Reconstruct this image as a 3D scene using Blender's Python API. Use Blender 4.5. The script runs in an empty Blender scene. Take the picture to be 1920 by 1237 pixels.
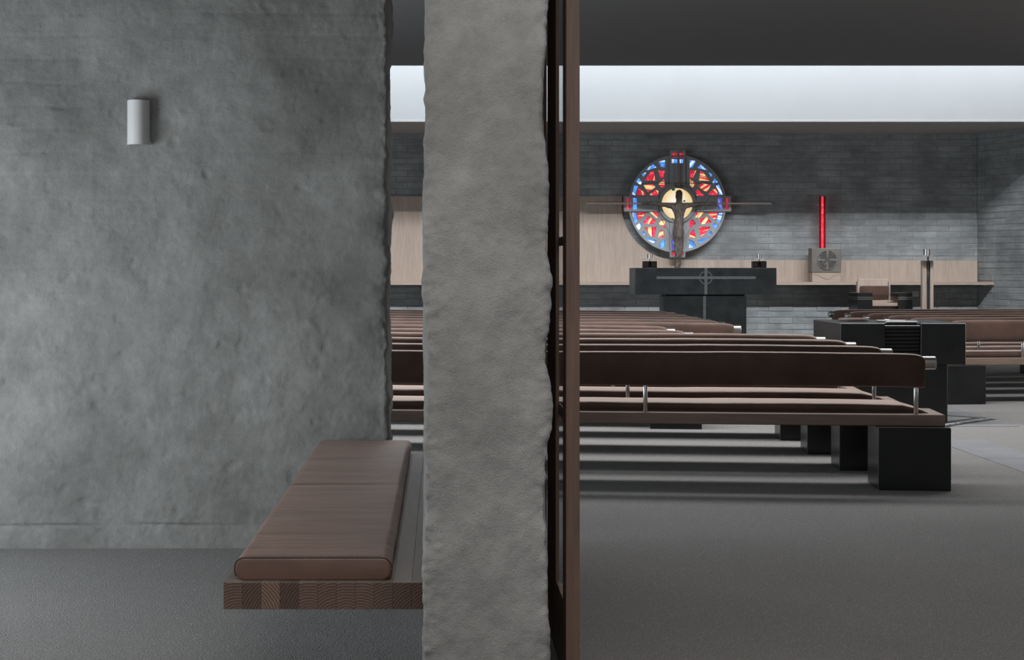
import bpy, bmesh, math, random
from mathutils import Vector, Matrix, noise
random.seed(7)
C = bpy.context.scene.collection
SC = bpy.context.scene

# ------------------------------------------------------------------ camera
F = 3100.0            # focal length in pixels of the 1920 px wide frame
VX, VY, EYE = 827.0, 503.0, 1.25
cam_d = bpy.data.cameras.new('camera')
cam = bpy.data.objects.new('camera', cam_d)
C.objects.link(cam)
cam.location = (0, 0, EYE)
cam.rotation_euler = (math.pi / 2, 0, 0)
cam_d.sensor_fit = 'HORIZONTAL'
cam_d.sensor_width = 36
cam_d.lens = F / 1920 * 36
cam_d.shift_x = (960 - VX) / 1920
cam_d.shift_y = (VY - 618.5) / 1920
cam_d.clip_start = 0.05
SC.camera = cam
SC.view_settings.view_transform = 'Standard'
SC.view_settings.look = 'None'
SC.view_settings.gamma = 1
SC.view_settings.use_curve_mapping = False
SC.view_settings.exposure = 0.0

# ------------------------------------------------------------------ world, daylight and added fill
W = bpy.data.worlds.new('world')
SC.world = W
W.use_nodes = True
W.node_tree.nodes['Background'].inputs[0].default_value = (0.72, 0.82, 1.0, 1)
W.node_tree.nodes['Background'].inputs[1].default_value = 0.6


def area(name, loc, rot, sx, sy, power, col):
    d = bpy.data.lights.new(name, 'AREA')
    d.shape = 'RECTANGLE'
    d.size, d.size_y, d.energy, d.color = sx, sy, power, col
    o = bpy.data.objects.new(name, d)
    C.objects.link(o)
    o.location, o.rotation_euler = loc, rot
    return o


R90 = math.pi / 2
# rooflight over the altar (horizontal glazing in the light well)
area('rooflight_daylight', (4.0, 24.6, 5.6), (0, 0, 0), 19.0, 2.0, 365, (0.88, 0.94, 1.0))
# linear wall washer along the near lip of the light well, aimed down at the altar wall
wash = area('altar_wall_washer', (3.6, 23.78, 4.56), (math.radians(45), 0, 0), 17.5, 0.03, 235, (0.88, 0.94, 1.0))
wash.data.spread = math.radians(70)
# second rooflight across the middle of the church
area('nave_rooflight_daylight', (1.0, 12.75, 4.6), (0, 0, 0), 13.0, 1.15, 960, (0.97, 0.985, 1.0))
# church windows on the left, facing +x
area('church_window_daylight', (-5.9, 13.5, 1.35), (0, -R90, 0), 2.5, 10.0, 560, (0.74, 0.89, 1.0))
# lobby window on the left, facing +x
area('lobby_window_daylight', (-3.3, 5.85, 0.95), (0, -R90, 0), 1.6, 1.3, 100, (0.87, 0.95, 1.0))
area('pillar_edge_fill', (-3.3, 2.9, 1.25), (0, -R90, 0), 1.9, 1.3, 24, (0.95, 0.98, 1.0))  # extra fill added to light the pillar's left edge
# overhead fill lamp added to brighten the front face of the pillar
area('pillar_front_fill', (0.2, 1.9, 2.88), (0, 0, 0), 2.2, 1.6, 100, (1.0, 0.985, 0.96))
# added fill from the right for the floor under those benches, facing -x
area('right_bench_fill', (12.9, 16.8, 1.35), (0, R90, 0), 2.4, 6.5, 190, (1.0, 0.95, 0.92))
# weak added fill right of the camera for floor and door front, facing -x
area('lobby_right_fill', (3.5, 0.9, 1.4), (0, R90, 0), 2.2, 2.6, 5, (1.0, 0.98, 0.95))
# glazed lobby entrance behind the camera
area('lobby_entrance_daylight', (0.0, -2.9, 1.4), (R90, 0, 0), 4.0, 2.4, 5, (1.0, 0.97, 0.92))
# fill lamp added overhead to lift the lobby floor beside the door
area('lobby_floor_fill', (2.1, 5.0, 2.88), (0, 0, 0), 2.2, 3.6, 17, (1.0, 0.97, 0.94))


# ------------------------------------------------------------------ materials
def mat(name, build):
    m = bpy.data.materials.new(name)
    m.use_nodes = True
    nt = m.node_tree
    p = nt.nodes['Principled BSDF']
    build(nt, p)
    return m


def nd(nt, t, **kw):
    n = nt.nodes.new(t)
    for k, v in kw.items():
        if k in n.inputs.keys():
            n.inputs[k].default_value = v
        else:
            setattr(n, k, v)
    return n


def coords(nt, scale=(1, 1, 1), kind='Object'):
    if kind == 'World':
        g = nd(nt, 'ShaderNodeNewGeometry')
        out = g.outputs['Position']
    else:
        g = nd(nt, 'ShaderNodeTexCoord')
        out = g.outputs[kind]
    mp = nd(nt, 'ShaderNodeMapping')
    mp.inputs['Scale'].default_value = scale
    nt.links.new(out, mp.inputs['Vector'])
    return mp.outputs['Vector']


def noise_tex(nt, vec, scale, detail=4, rough=0.55):
    n = nd(nt, 'ShaderNodeTexNoise')
    n.inputs['Scale'].default_value = scale
    n.inputs['Detail'].default_value = detail
    n.inputs['Roughness'].default_value = rough
    nt.links.new(vec, n.inputs['Vector'])
    return n.outputs['Fac']


def ramp(nt, fac, stops):
    r = nd(nt, 'ShaderNodeValToRGB')
    e = r.color_ramp.elements
    while len(e) < len(stops):
        e.new(0.5)
    for i, (p, c) in enumerate(stops):
        e[i].position = p
        e[i].color = (c[0], c[1], c[2], 1)
    nt.links.new(fac, r.inputs['Fac'])
    return r.outputs['Color']


def bump(nt, p, height, dist, strength=1.0, prev=None):
    b = nd(nt, 'ShaderNodeBump')
    b.inputs['Distance'].default_value = dist
    b.inputs['Strength'].default_value = strength
    nt.links.new(height, b.inputs['Height'])
    if prev is not None:
        nt.links.new(prev, b.inputs['Normal'])
    nt.links.new(b.outputs['Normal'], p.inputs['Normal'])
    return b.outputs['Normal']


def mix(nt, fac, a, b, mode='MIX'):
    m = nd(nt, 'ShaderNodeMix', data_type='RGBA', blend_type=mode)
    if isinstance(fac, float):
        m.inputs[0].default_value = fac
    else:
        nt.links.new(fac, m.inputs[0])
    for i, v in ((6, a), (7, b)):
        if isinstance(v, tuple):
            m.inputs[i].default_value = (v[0], v[1], v[2], 1)
        else:
            nt.links.new(v, m.inputs[i])
    return m.outputs[2]


def math_n(nt, op, a, b):
    m = nd(nt, 'ShaderNodeMath', operation=op)
    for i, v in ((0, a), (1, b)):
        if isinstance(v, (int, float)):
            m.inputs[i].default_value = v
        else:
            nt.links.new(v, m.inputs[i])
    return m.outputs[0]


def plain(name, col, rough=0.6, metal=0.0, spec=0.5, var=0.12, vs=6.0):
    def b(nt, p):
        v = coords(nt)
        f = noise_tex(nt, v, vs, 5)
        lo = tuple(c * (1 - var) for c in col)
        hi = tuple(c * (1 + var) for c in col)
        nt.links.new(ramp(nt, f, [(0.3, lo), (0.7, hi)]), p.inputs['Base Color'])
        p.inputs['Roughness'].default_value = rough
        p.inputs['Metallic'].default_value = metal
        p.inputs['Specular IOR Level'].default_value = spec
    return mat(name, b)


def m_plaster(nt, p):
    v = coords(nt)
    a = noise_tex(nt, v, 2.2, 6, 0.6)
    b = noise_tex(nt, v, 17, 7, 0.72)
    base = ramp(nt, a, [(0.32, (0.175, 0.172, 0.164)), (0.68, (0.275, 0.27, 0.26))])
    c2 = ramp(nt, b, [(0.3, (0.84, 0.84, 0.84)), (0.7, (1.12, 1.12, 1.11))])
    nt.links.new(mix(nt, 1.0, base, c2, 'MULTIPLY'), p.inputs['Base Color'])
    p.inputs['Roughness'].default_value = 0.95
    p.inputs['Specular IOR Level'].default_value = 0.15
    g1 = noise_tex(nt, v, 75, 8, 0.75)
    n1 = bump(nt, p, g1, 0.0026, 1.0)
    g2 = noise_tex(nt, coords(nt, (1, 1, 0.6)), 420, 2, 0.6)
    bump(nt, p, g2, 0.0028, 1.0, n1)


def m_brick(nt, p):
    v = coords(nt, (1, 1, 1), 'World')
    a = noise_tex(nt, v, 1.6, 6, 0.65)
    st = noise_tex(nt, coords(nt, (1.2, 1, 9), 'World'), 2.0, 5, 0.6)
    oi = nd(nt, 'ShaderNodeObjectInfo')
    ge = nd(nt, 'ShaderNodeNewGeometry')
    r = math_n(nt, 'FRACT', math_n(nt, 'ADD', oi.outputs['Random'], ge.outputs['Random Per Island']), 0)
    tone = ramp(nt, r, [(0.0, (0.92, 0.92, 0.93)), (1.0, (1.07, 1.07, 1.06))])
    base = ramp(nt, a, [(0.34, (0.185, 0.187, 0.184)), (0.66, (0.32, 0.323, 0.318))])
    s2 = ramp(nt, st, [(0.3, (0.8, 0.8, 0.8)), (0.65, (1.1, 1.1, 1.1))])
    nt.links.new(mix(nt, 1.0, mix(nt, 1.0, base, tone, 'MULTIPLY'), s2, 'MULTIPLY'), p.inputs['Base Color'])
    p.inputs['Roughness'].default_value = 0.9
    p.inputs['Specular IOR Level'].default_value = 0.2
    bump(nt, p, noise_tex(nt, v, 40, 5, 0.65), 0.004, 0.7)


def m_carpet(nt, p):
    v = coords(nt, (1, 1, 1), 'World')
    mp = nd(nt, 'ShaderNodeMapping')
    mp.inputs['Rotation'].default_value = (0, 0, math.radians(38))
    nt.links.new(v, mp.inputs['Vector'])
    w = nd(nt, 'ShaderNodeTexWave', wave_type='BANDS', bands_direction='X')
    w.inputs['Scale'].default_value = 26
    w.inputs['Distortion'].default_value = 9
    w.inputs['Detail'].default_value = 3
    w.inputs['Detail Scale'].default_value = 2.2
    nt.links.new(mp.outputs['Vector'], w.inputs['Vector'])
    vo = nd(nt, 'ShaderNodeTexVoronoi')
    vo.inputs['Scale'].default_value = 210
    nt.links.new(v, vo.inputs['Vector'])
    h = math_n(nt, 'ADD', math_n(nt, 'MULTIPLY', w.outputs['Fac'], 0.5), math_n(nt, 'MULTIPLY', vo.outputs['Distance'], -0.9))
    big = noise_tex(nt, v, 1.1, 3)
    c0 = ramp(nt, h, [(0.0, (0.15, 0.143, 0.137)), (0.45, (0.50, 0.468, 0.442))])
    c1 = ramp(nt, big, [(0.3, (0.93, 0.93, 0.93)), (0.7, (1.05, 1.05, 1.05))])
    nt.links.new(mix(nt, 1.0, c0, c1, 'MULTIPLY'), p.inputs['Base Color'])
    p.inputs['Roughness'].default_value = 1.0
    p.inputs['Specular IOR Level'].default_value = 0.05
    p.inputs['Sheen Weight'].default_value = 0.15
    bump(nt, p, h, 0.006, 0.8)


def wood(name, lo, hi, axis='Z', scale=1.0, rough=0.45, fine=60, ring=0.35):
    def b(nt, p):
        s = {'X': (0.07, 1, 1), 'Y': (1, 0.07, 1), 'Z': (1, 1, 0.07)}[axis]
        v = coords(nt, tuple(k * scale for k in s))
        oi = nd(nt, 'ShaderNodeObjectInfo')
        off = nd(nt, 'ShaderNodeVectorMath', operation='ADD')
        nt.links.new(v, off.inputs[0])
        sc = nd(nt, 'ShaderNodeVectorMath', operation='SCALE')
        sc.inputs['Scale'].default_value = 7.0
        nt.links.new(oi.outputs['Random'], sc.inputs[0])
        nt.links.new(sc.outputs['Vector'], off.inputs[1])
        vv = off.outputs['Vector']
        a = noise_tex(nt, vv, 7, 4, 0.6)
        f = noise_tex(nt, vv, fine, 4, 0.6)
        mixed = math_n(nt, 'ADD', math_n(nt, 'MULTIPLY', a, 1 - ring), math_n(nt, 'MULTIPLY', f, ring))
        tone = ramp(nt, oi.outputs['Random'], [(0.0, (0.86, 0.86, 0.86)), (1.0, (1.12, 1.12, 1.12))])
        nt.links.new(mix(nt, 1.0, ramp(nt, mixed, [(0.33, lo), (0.66, hi)]), tone, 'MULTIPLY'), p.inputs['Base Color'])
        p.inputs['Roughness'].default_value = rough
        p.inputs['Specular IOR Level'].default_value = 0.35
        bump(nt, p, f, 0.0008, 0.6)
    return mat(name, b)


def m_endgrain(nt, p):
    v = coords(nt)
    oi = nd(nt, 'ShaderNodeObjectInfo')
    cx = math_n(nt, 'MULTIPLY', math_n(nt, 'SUBTRACT', oi.outputs['Random'], 0.5), 0.22)
    cmb = nd(nt, 'ShaderNodeCombineXYZ')
    nt.links.new(cx, cmb.inputs[0])
    cmb.inputs[2].default_value = 0.10
    ad = nd(nt, 'ShaderNodeVectorMath', operation='ADD')
    nt.links.new(v, ad.inputs[0])
    nt.links.new(cmb.outputs[0], ad.inputs[1])
    mp = nd(nt, 'ShaderNodeMapping')
    mp.inputs['Scale'].default_value = (1, 0.05, 1)
    nt.links.new(ad.outputs['Vector'], mp.inputs['Vector'])
    w = nd(nt, 'ShaderNodeTexWave', wave_type='RINGS', rings_direction='Y')
    w.inputs['Scale'].default_value = 42
    w.inputs['Distortion'].default_value = 2.5
    w.inputs['Detail'].default_value = 2
    w.inputs['Detail Scale'].default_value = 1.0
    nt.links.new(mp.outputs['Vector'], w.inputs['Vector'])
    f = noise_tex(nt, coords(nt, (1, 0.06, 1)), 90, 4)
    fac = math_n(nt, 'ADD', math_n(nt, 'MULTIPLY', w.outputs['Fac'], 0.6), math_n(nt, 'MULTIPLY', f, 0.4))
    col = ramp(nt, fac, [(0.2, (0.062, 0.038, 0.028)), (0.8, (0.16, 0.102, 0.074))])
    tone = ramp(nt, oi.outputs['Random'], [(0, (0.55, 0.55, 0.55)), (1, (1.2, 1.2, 1.2))])
    nt.links.new(mix(nt, 1.0, col, tone, 'MULTIPLY'), p.inputs['Base Color'])
    p.inputs['Roughness'].default_value = 0.5
    p.inputs['Specular IOR Level'].default_value = 0.3


def leather(name, col, rough=0.55, sheen=0.4, spec=0.5):
    def b(nt, p):
        v = coords(nt)
        a = noise_tex(nt, coords(nt, (1.5, 4.5, 1.5)), 2.4, 3, 0.55)
        g = noise_tex(nt, v, 5, 4, 0.6)
        c0 = ramp(nt, a, [(0.3, tuple(c * 0.7 for c in col)), (0.7, tuple(c * 1.45 for c in col))])
        c1 = ramp(nt, g, [(0.3, (0.88, 0.88, 0.88)), (0.7, (1.1, 1.1, 1.1))])
        nt.links.new(mix(nt, 1.0, c0, c1, 'MULTIPLY'), p.inputs['Base Color'])
        p.inputs['Roughness'].default_value = rough
        p.inputs['Specular IOR Level'].default_value = spec
        p.inputs['Sheen Weight'].default_value = sheen
        p.inputs['Sheen Roughness'].default_value = 0.45
        p.inputs['Sheen Tint'].default_value = (1.0, 0.77, 0.66, 1)
        vo = nd(nt, 'ShaderNodeTexVoronoi')
        vo.inputs['Scale'].default_value = 420
        nt.links.new(v, vo.inputs['Vector'])
        n = bump(nt, p, vo.outputs['Distance'], 0.0006, 0.2)
        bump(nt, p, noise_tex(nt, coords(nt, (1, 3, 1)), 7, 3), 0.008, 0.5, n)
    return mat(name, b)


def m_bronze(nt, p):
    v = coords(nt)
    a = noise_tex(nt, coords(nt, (1, 1, 0.35)), 40, 5, 0.65)
    nt.links.new(ramp(nt, a, [(0.3, (0.06, 0.048, 0.04)), (0.7, (0.24, 0.19, 0.16))]), p.inputs['Base Color'])
    p.inputs['Metallic'].default_value = 0.35
    p.inputs['Roughness'].default_value = 0.6
    bump(nt, p, a, 0.02, 1.0)


def glass_glow(name, main, streak, strength, streak_w=0.62, blotch=0.0):
    def b(nt, p):
        oi = nd(nt, 'ShaderNodeObjectInfo')
        v = coords(nt, (1, 1, 1), 'World')
        rot = nd(nt, 'ShaderNodeVectorRotate', rotation_type='Y_AXIS')
        nt.links.new(v, rot.inputs['Vector'])
        nt.links.new(math_n(nt, 'MULTIPLY', oi.outputs['Random'], 3.1), rot.inputs['Angle'])
        mp = nd(nt, 'ShaderNodeMapping')
        mp.inputs['Scale'].default_value = (1, 0, 0.05)
        nt.links.new(rot.outputs['Vector'], mp.inputs['Vector'])
        n = noise_tex(nt, mp.outputs['Vector'], 16, 2)
        sp = noise_tex(nt, v, 70, 3, 0.6)
        c = mix(nt, ramp(nt, n, [(streak_w - 0.03, (0, 0, 0)), (streak_w + 0.01, (1, 1, 1))]), main, streak)
        c = mix(nt, ramp(nt, sp, [(0.60, (0, 0, 0)), (0.66, (1, 1, 1))]), c, tuple(min(1, k * 0.4 + 0.5) for k in main))
        big = noise_tex(nt, v, 9, 2)
        c = mix(nt, 1.0, c, ramp(nt, big, [(0.35, (0.6, 0.6, 0.6)), (0.62, (1.15, 1.15, 1.15))]), 'MULTIPLY')
        nt.links.new(c, p.inputs['Emission Color'])
        p.inputs['Emission Strength'].default_value = strength
        nt.links.new(c, p.inputs['Base Color'])
        p.inputs['Roughness'].default_value = 0.15
    return mat(name, b)


M = {}
M['plaster'] = mat('rough_plaster', m_plaster)
M['brick'] = mat('bagged_brick', m_brick)
M['mortar'] = plain('mortar', (0.225, 0.228, 0.225), 0.95, spec=0.1)
M['carpet'] = mat('loop_carpet', m_carpet)
M['ceiling'] = plain('ceiling_paint', (0.17, 0.16, 0.152), 0.9, spec=0.1, var=0.03)
M['white'] = plain('white_plaster', (0.74, 0.745, 0.75), 0.9, spec=0.1, var=0.02, vs=1)
M['soffit'] = plain('soffit_paint', (0.42, 0.395, 0.375), 0.9, spec=0.1, var=0.03)
M['lobbyceil'] = plain('lobby_ceiling_paint', (0.13, 0.13, 0.125), 0.9, spec=0.1, var=0.02)
M['walnut'] = wood('dark_walnut', (0.12, 0.072, 0.055), (0.25, 0.155, 0.12), 'Z', 1.0)
M['walnut_y'] = wood('dark_walnut_board', (0.10, 0.078, 0.065), (0.22, 0.175, 0.15), 'Y', 1.0, 0.36)
M['endgrain'] = mat('laminated_end_grain', m_endgrain)
M['oak'] = wood('pale_veneer', (0.33, 0.25, 0.20), (0.45, 0.355, 0.29), 'Z', 1.0, 0.55, 45, 0.55)
M['oak_x'] = wood('pale_oak_shelf', (0.32, 0.235, 0.185), (0.45, 0.34, 0.275), 'X', 1.0, 0.5)
M['bench_wood'] = wood('bench_board', (0.135, 0.093, 0.073), (0.245, 0.175, 0.14), 'X', 1.0, 0.45)
M['dark_block'] = wood('dark_wood_block', (0.05, 0.033, 0.027), (0.10, 0.07, 0.058), 'X', 1.0, 0.5)
M['leather'] = leather('brown_leather', (0.056, 0.029, 0.021), 0.5, 0.95, 0.22)
M['leather_lobby'] = leather('brown_leather_cushion', (0.103, 0.055, 0.039), 0.48, 0.11)
M['thread'] = plain('dark_thread', (0.03, 0.02, 0.017), 0.8)
M['steel'] = plain('brushed_steel', (0.48, 0.46, 0.44), 0.28, 1.0, var=0.05)
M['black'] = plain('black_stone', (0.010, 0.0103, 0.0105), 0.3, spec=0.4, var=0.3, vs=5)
M['altar'] = plain('altar_stone', (0.082, 0.087, 0.088), 0.55, spec=0.4, var=0.35, vs=4)
M['inlay'] = plain('grey_inlay', (0.36, 0.365, 0.36), 0.5, var=0.15, vs=20)
M['stone'] = plain('grey_paving', (0.135, 0.135, 0.14), 0.85, spec=0.2, var=0.12, vs=3)
M['bronze'] = mat('bark_bronze', m_bronze)
M['pewter'] = plain('pewter', (0.21, 0.185, 0.165), 0.45, 0.6, var=0.15)
M['pewter_dark'] = plain('dark_pewter', (0.075, 0.07, 0.065), 0.6, 0.5, var=0.4, vs=60)
M['frame'] = plain('grey_window_metal', (0.31, 0.308, 0.31), 0.5, 0.1, var=0.1)
M['barwood'] = plain('pale_bronze_bar', (0.27, 0.21, 0.18), 0.5, 0.2)
M['sconce'] = plain('sconce_paint', (0.50, 0.495, 0.49), 0.6, var=0.02)
M['matgrey'] = plain('grey_mat', (0.17, 0.17, 0.172), 0.9, var=0.1)
M['matdark'] = plain('dark_mat_edge', (0.03, 0.03, 0.032), 0.8)
M['speckle'] = plain('pale_pebble', (0.30, 0.30, 0.31), 0.7, var=0.2)
M['plate'] = plain('outlet_plastic', (0.45, 0.44, 0.43), 0.5)
M['wax'] = plain('candle_wax', (0.75, 0.68, 0.6), 0.5)
M['red'] = glass_glow('red_glass', (0.85, 0.02, 0.06), (1.0, 0.68, 0.30), 0.9, 0.545)
M['blue'] = glass_glow('blue_glass', (0.09, 0.32, 0.95), (0.80, 0.9, 1.0), 1.0, 0.57)
M['amber'] = glass_glow('amber_glass', (1.0, 0.62, 0.22), (1.0, 0.86, 0.6), 0.85, 0.55)
M['green'] = glass_glow('green_glass', (0.0, 0.16, 0.05), (0.05, 0.3, 0.1), 0.5, 0.6)
M['crimson'] = glass_glow('crimson_glass', (0.72, 0.02, 0.06), (0.9, 0.1, 0.15), 0.7, 0.6)
M['violet'] = glass_glow('violet_glass', (0.13, 0.12, 0.75), (0.25, 0.3, 0.95), 0.8, 0.55)


def m_centre(nt, p):
    v = coords(nt)
    ln = nd(nt, 'ShaderNodeVectorMath', operation='LENGTH')
    nt.links.new(v, ln.inputs[0])
    c = ramp(nt, math_n(nt, 'MULTIPLY', ln.outputs['Value'], 3.2), [(0.25, (1.0, 0.93, 0.80)), (0.9, (0.86, 0.62, 0.26))])
    nt.links.new(c, p.inputs['Emission Color'])
    nt.links.new(c, p.inputs['Base Color'])
    p.inputs['Emission Strength'].default_value = 0.85
    p.inputs['Roughness'].default_value = 0.2


M['centre'] = mat('cream_glass', m_centre)


def m_lamp(nt, p):
    v = coords(nt, (1, 1, 1))
    n = noise_tex(nt, v, 26, 3, 0.6)
    c = ramp(nt, n, [(0.3, (0.9, 0.25, 0.30)), (0.6, (1.0, 0.5, 0.52)), (0.68, (1.0, 0.9, 0.85))])
    nt.links.new(c, p.inputs['Emission Color'])
    nt.links.new(c, p.inputs['Base Color'])
    p.inputs['Emission Strength'].default_value = 1.5
    p.inputs['Roughness'].default_value = 0.1


M['lamp'] = mat('red_lamp_glass', m_lamp)


def m_glass(nt, p):
    out = nt.nodes['Material Output']
    tr = nd(nt, 'ShaderNodeBsdfTransparent')
    tr.inputs[0].default_value = (0.95, 0.965, 0.965, 1)
    gl = nd(nt, 'ShaderNodeBsdfGlossy')
    gl.inputs['Roughness'].default_value = 0.02
    lw = nd(nt, 'ShaderNodeFresnel')
    lw.inputs['IOR'].default_value = 1.45
    ms = nd(nt, 'ShaderNodeMixShader')
    nt.links.new(math_n(nt, 'MULTIPLY', lw.outputs[0], 0.3), ms.inputs[0])
    nt.links.new(tr.outputs[0], ms.inputs[1])
    nt.links.new(gl.outputs[0], ms.inputs[2])
    nt.links.new(ms.outputs[0], out.inputs['Surface'])


M['glass'] = mat('door_glass', m_glass)


def m_redglass(nt, p):
    out = nt.nodes['Material Output']
    tr = nd(nt, 'ShaderNodeBsdfTransparent')
    v = coords(nt)
    n = noise_tex(nt, v, 30, 4, 0.65)
    nt.links.new(ramp(nt, n, [(0.40, (0.62, 0.07, 0.11)), (0.62, (0.85, 0.22, 0.27)), (0.68, (1, 0.85, 0.83))]), tr.inputs[0])
    ms = nd(nt, 'ShaderNodeMixShader')
    p.inputs['Base Color'].default_value = (0.45, 0.01, 0.03, 1)
    p.inputs['Roughness'].default_value = 0.08
    ms.inputs[0].default_value = 0.35
    nt.links.new(tr.outputs[0], ms.inputs[1])
    nt.links.new(p.outputs[0], ms.inputs[2])
    nt.links.new(ms.outputs[0], out.inputs['Surface'])


M['redglass'] = mat('red_tube_glass', m_redglass)


# ------------------------------------------------------------------ mesh helpers
def XX(px, Y):
    return (px - VX) * Y / F


def ZZ(py, Y):
    return EYE + (VY - py) * Y / F


def obj(name, bm, m, parent=None, smooth=False, auto=None):
    me = bpy.data.meshes.new(name)
    bm.normal_update()
    bm.to_mesh(me)
    bm.free()
    return wrap(name, me, m, parent, smooth)


def wrap(name, me, m, parent=None, smooth=False):
    if m is not None and not me.materials:
        me.materials.append(m)
    if smooth:
        for p in me.polygons:
            p.use_smooth = True
    o = bpy.data.objects.new(name, me)
    C.objects.link(o)
    if parent is not None:
        o.parent = parent
    return o


def tag(o, label=None, cat=None, group=None, kind=None):
    if label:
        o['label'] = label
    if cat:
        o['category'] = cat
    if group:
        o['group'] = group
    if kind:
        o['kind'] = kind
    return o


def thing(name, label, cat, loc=(0, 0, 0), rz=0.0, group=None):
    o = bpy.data.objects.new(name, None)
    C.objects.link(o)
    o.location = loc
    o.rotation_euler = (0, 0, rz)
    o.empty_display_size = 0.1
    return tag(o, label, cat, group)


def box(bm, x0, x1, y0, y1, z0, z1, bev=0.0, seg=1):
    b = bmesh.new()
    vs = [b.verts.new(v) for v in ((x0, y0, z0), (x1, y0, z0), (x1, y1, z0), (x0, y1, z0),
                                   (x0, y0, z1), (x1, y0, z1), (x1, y1, z1), (x0, y1, z1))]
    for f in ((0, 3, 2, 1), (4, 5, 6, 7), (0, 1, 5, 4), (1, 2, 6, 5), (2, 3, 7, 6), (3, 0, 4, 7)):
        b.faces.new([vs[i] for i in f])
    if bev > 0:
        bmesh.ops.bevel(b, geom=list(b.edges), offset=bev, segments=seg, affect='EDGES', profile=0.5)
    me = bpy.data.meshes.new('tmp')
    b.to_mesh(me)
    b.free()
    bm.from_mesh(me)
    bpy.data.meshes.remove(me)
    return bm


def B(*a, **k):
    return box(bmesh.new(), *a, **k)


def lathe(bm, prof, cx=0, cy=0, cz=0, n=24, axis='Z'):
    rings = []
    for r, h in prof:
        ring = []
        for i in range(n):
            t = 2 * math.pi * i / n
            if axis == 'Z':
                co = (cx + r * math.cos(t), cy + r * math.sin(t), cz + h)
            elif axis == 'X':
                co = (cx + h, cy + r * math.cos(t), cz + r * math.sin(t))
            else:
                co = (cx + r * math.cos(t), cy + h, cz + r * math.sin(t))
            ring.append(bm.verts.new(co))
        rings.append(ring)
    for a, b in zip(rings, rings[1:]):
        for i in range(n):
            j = (i + 1) % n
            bm.faces.new((a[i], a[j], b[j], b[i]))
    bm.faces.new(rings[0][::-1])
    bm.faces.new(rings[-1])
    bmesh.ops.recalc_face_normals(bm, faces=bm.faces)
    return bm


def cyl(bm, r, h0, h1, cx=0, cy=0, cz=0, n=24, axis='Z', bev=0.002):
    return lathe(bm, [(r - bev, h0), (r, h0 + bev), (r, h1 - bev), (r - bev, h1)], cx, cy, cz, n, axis)


def rod(bm, p0, p1, r, n=8):
    p0, p1 = Vector(p0), Vector(p1)
    d = (p1 - p0).normalized()
    u = d.orthogonal().normalized()
    w = d.cross(u)
    a = [bm.verts.new(p0 + (u * math.cos(2 * math.pi * i / n) + w * math.sin(2 * math.pi * i / n)) * r) for i in range(n)]
    b = [bm.verts.new(p1 + (u * math.cos(2 * math.pi * i / n) + w * math.sin(2 * math.pi * i / n)) * r) for i in range(n)]
    for i in range(n):
        j = (i + 1) % n
        bm.faces.new((a[i], a[j], b[j], b[i]))
    bm.faces.new(a[::-1])
    bm.faces.new(b)
    return bm


def prism(bm, pts, y0, y1):
    """closed polygon pts (x, z) extruded from y0 to y1"""
    a = [bm.verts.new((x, y0, z)) for x, z in pts]
    b = [bm.verts.new((x, y1, z)) for x, z in pts]
    n = len(pts)
    for i in range(n):
        j = (i + 1) % n
        bm.faces.new((a[i], a[j], b[j], b[i]))
    bm.faces.new(a[::-1])
    bm.faces.new(b)
    bmesh.ops.recalc_face_normals(bm, faces=bm.faces)
    return bm


def prism_z(bm, pts, z0, z1):
    a = [bm.verts.new((x, y, z0)) for x, y in pts]
    b = [bm.verts.new((x, y, z1)) for x, y in pts]
    n = len(pts)
    for i in range(n):
        j = (i + 1) % n
        bm.faces.new((a[i], a[j], b[j], b[i]))
    bm.faces.new(a[::-1])
    bm.faces.new(b)
    bmesh.ops.recalc_face_normals(bm, faces=bm.faces)
    return bm


def loft(bm, rings, cap=True):
    vr = [[bm.verts.new(c) for c in r] for r in rings]
    n = len(vr[0])
    for a, b in zip(vr, vr[1:]):
        for i in range(n):
            j = (i + 1) % n
            bm.faces.new((a[i], a[j], b[j], b[i]))
    if cap:
        bm.faces.new(vr[0][::-1])
        bm.faces.new(vr[-1])
    bmesh.ops.recalc_face_normals(bm, faces=bm.faces)
    return bm


def rrect(w, h, r, n=5):
    """rounded rectangle outline centred on 0, width w, height h"""
    pts = []
    for cx, cy, a0 in ((w / 2 - r, h / 2 - r, 0), (-w / 2 + r, h / 2 - r, 90), (-w / 2 + r, -h / 2 + r, 180), (w / 2 - r, -h / 2 + r, 270)):
        for i in range(n):
            t = math.radians(a0 + 90 * i / (n - 1))
            pts.append((cx + r * math.cos(t), cy + r * math.sin(t)))
    return pts


def fbm(p, o=4, h=0.55):
    a, s, f = 0.0, 1.0, 1.0
    for _ in range(o):
        a += s * noise.noise(p * f)
        s *= h
        f *= 2.03
    return a


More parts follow.
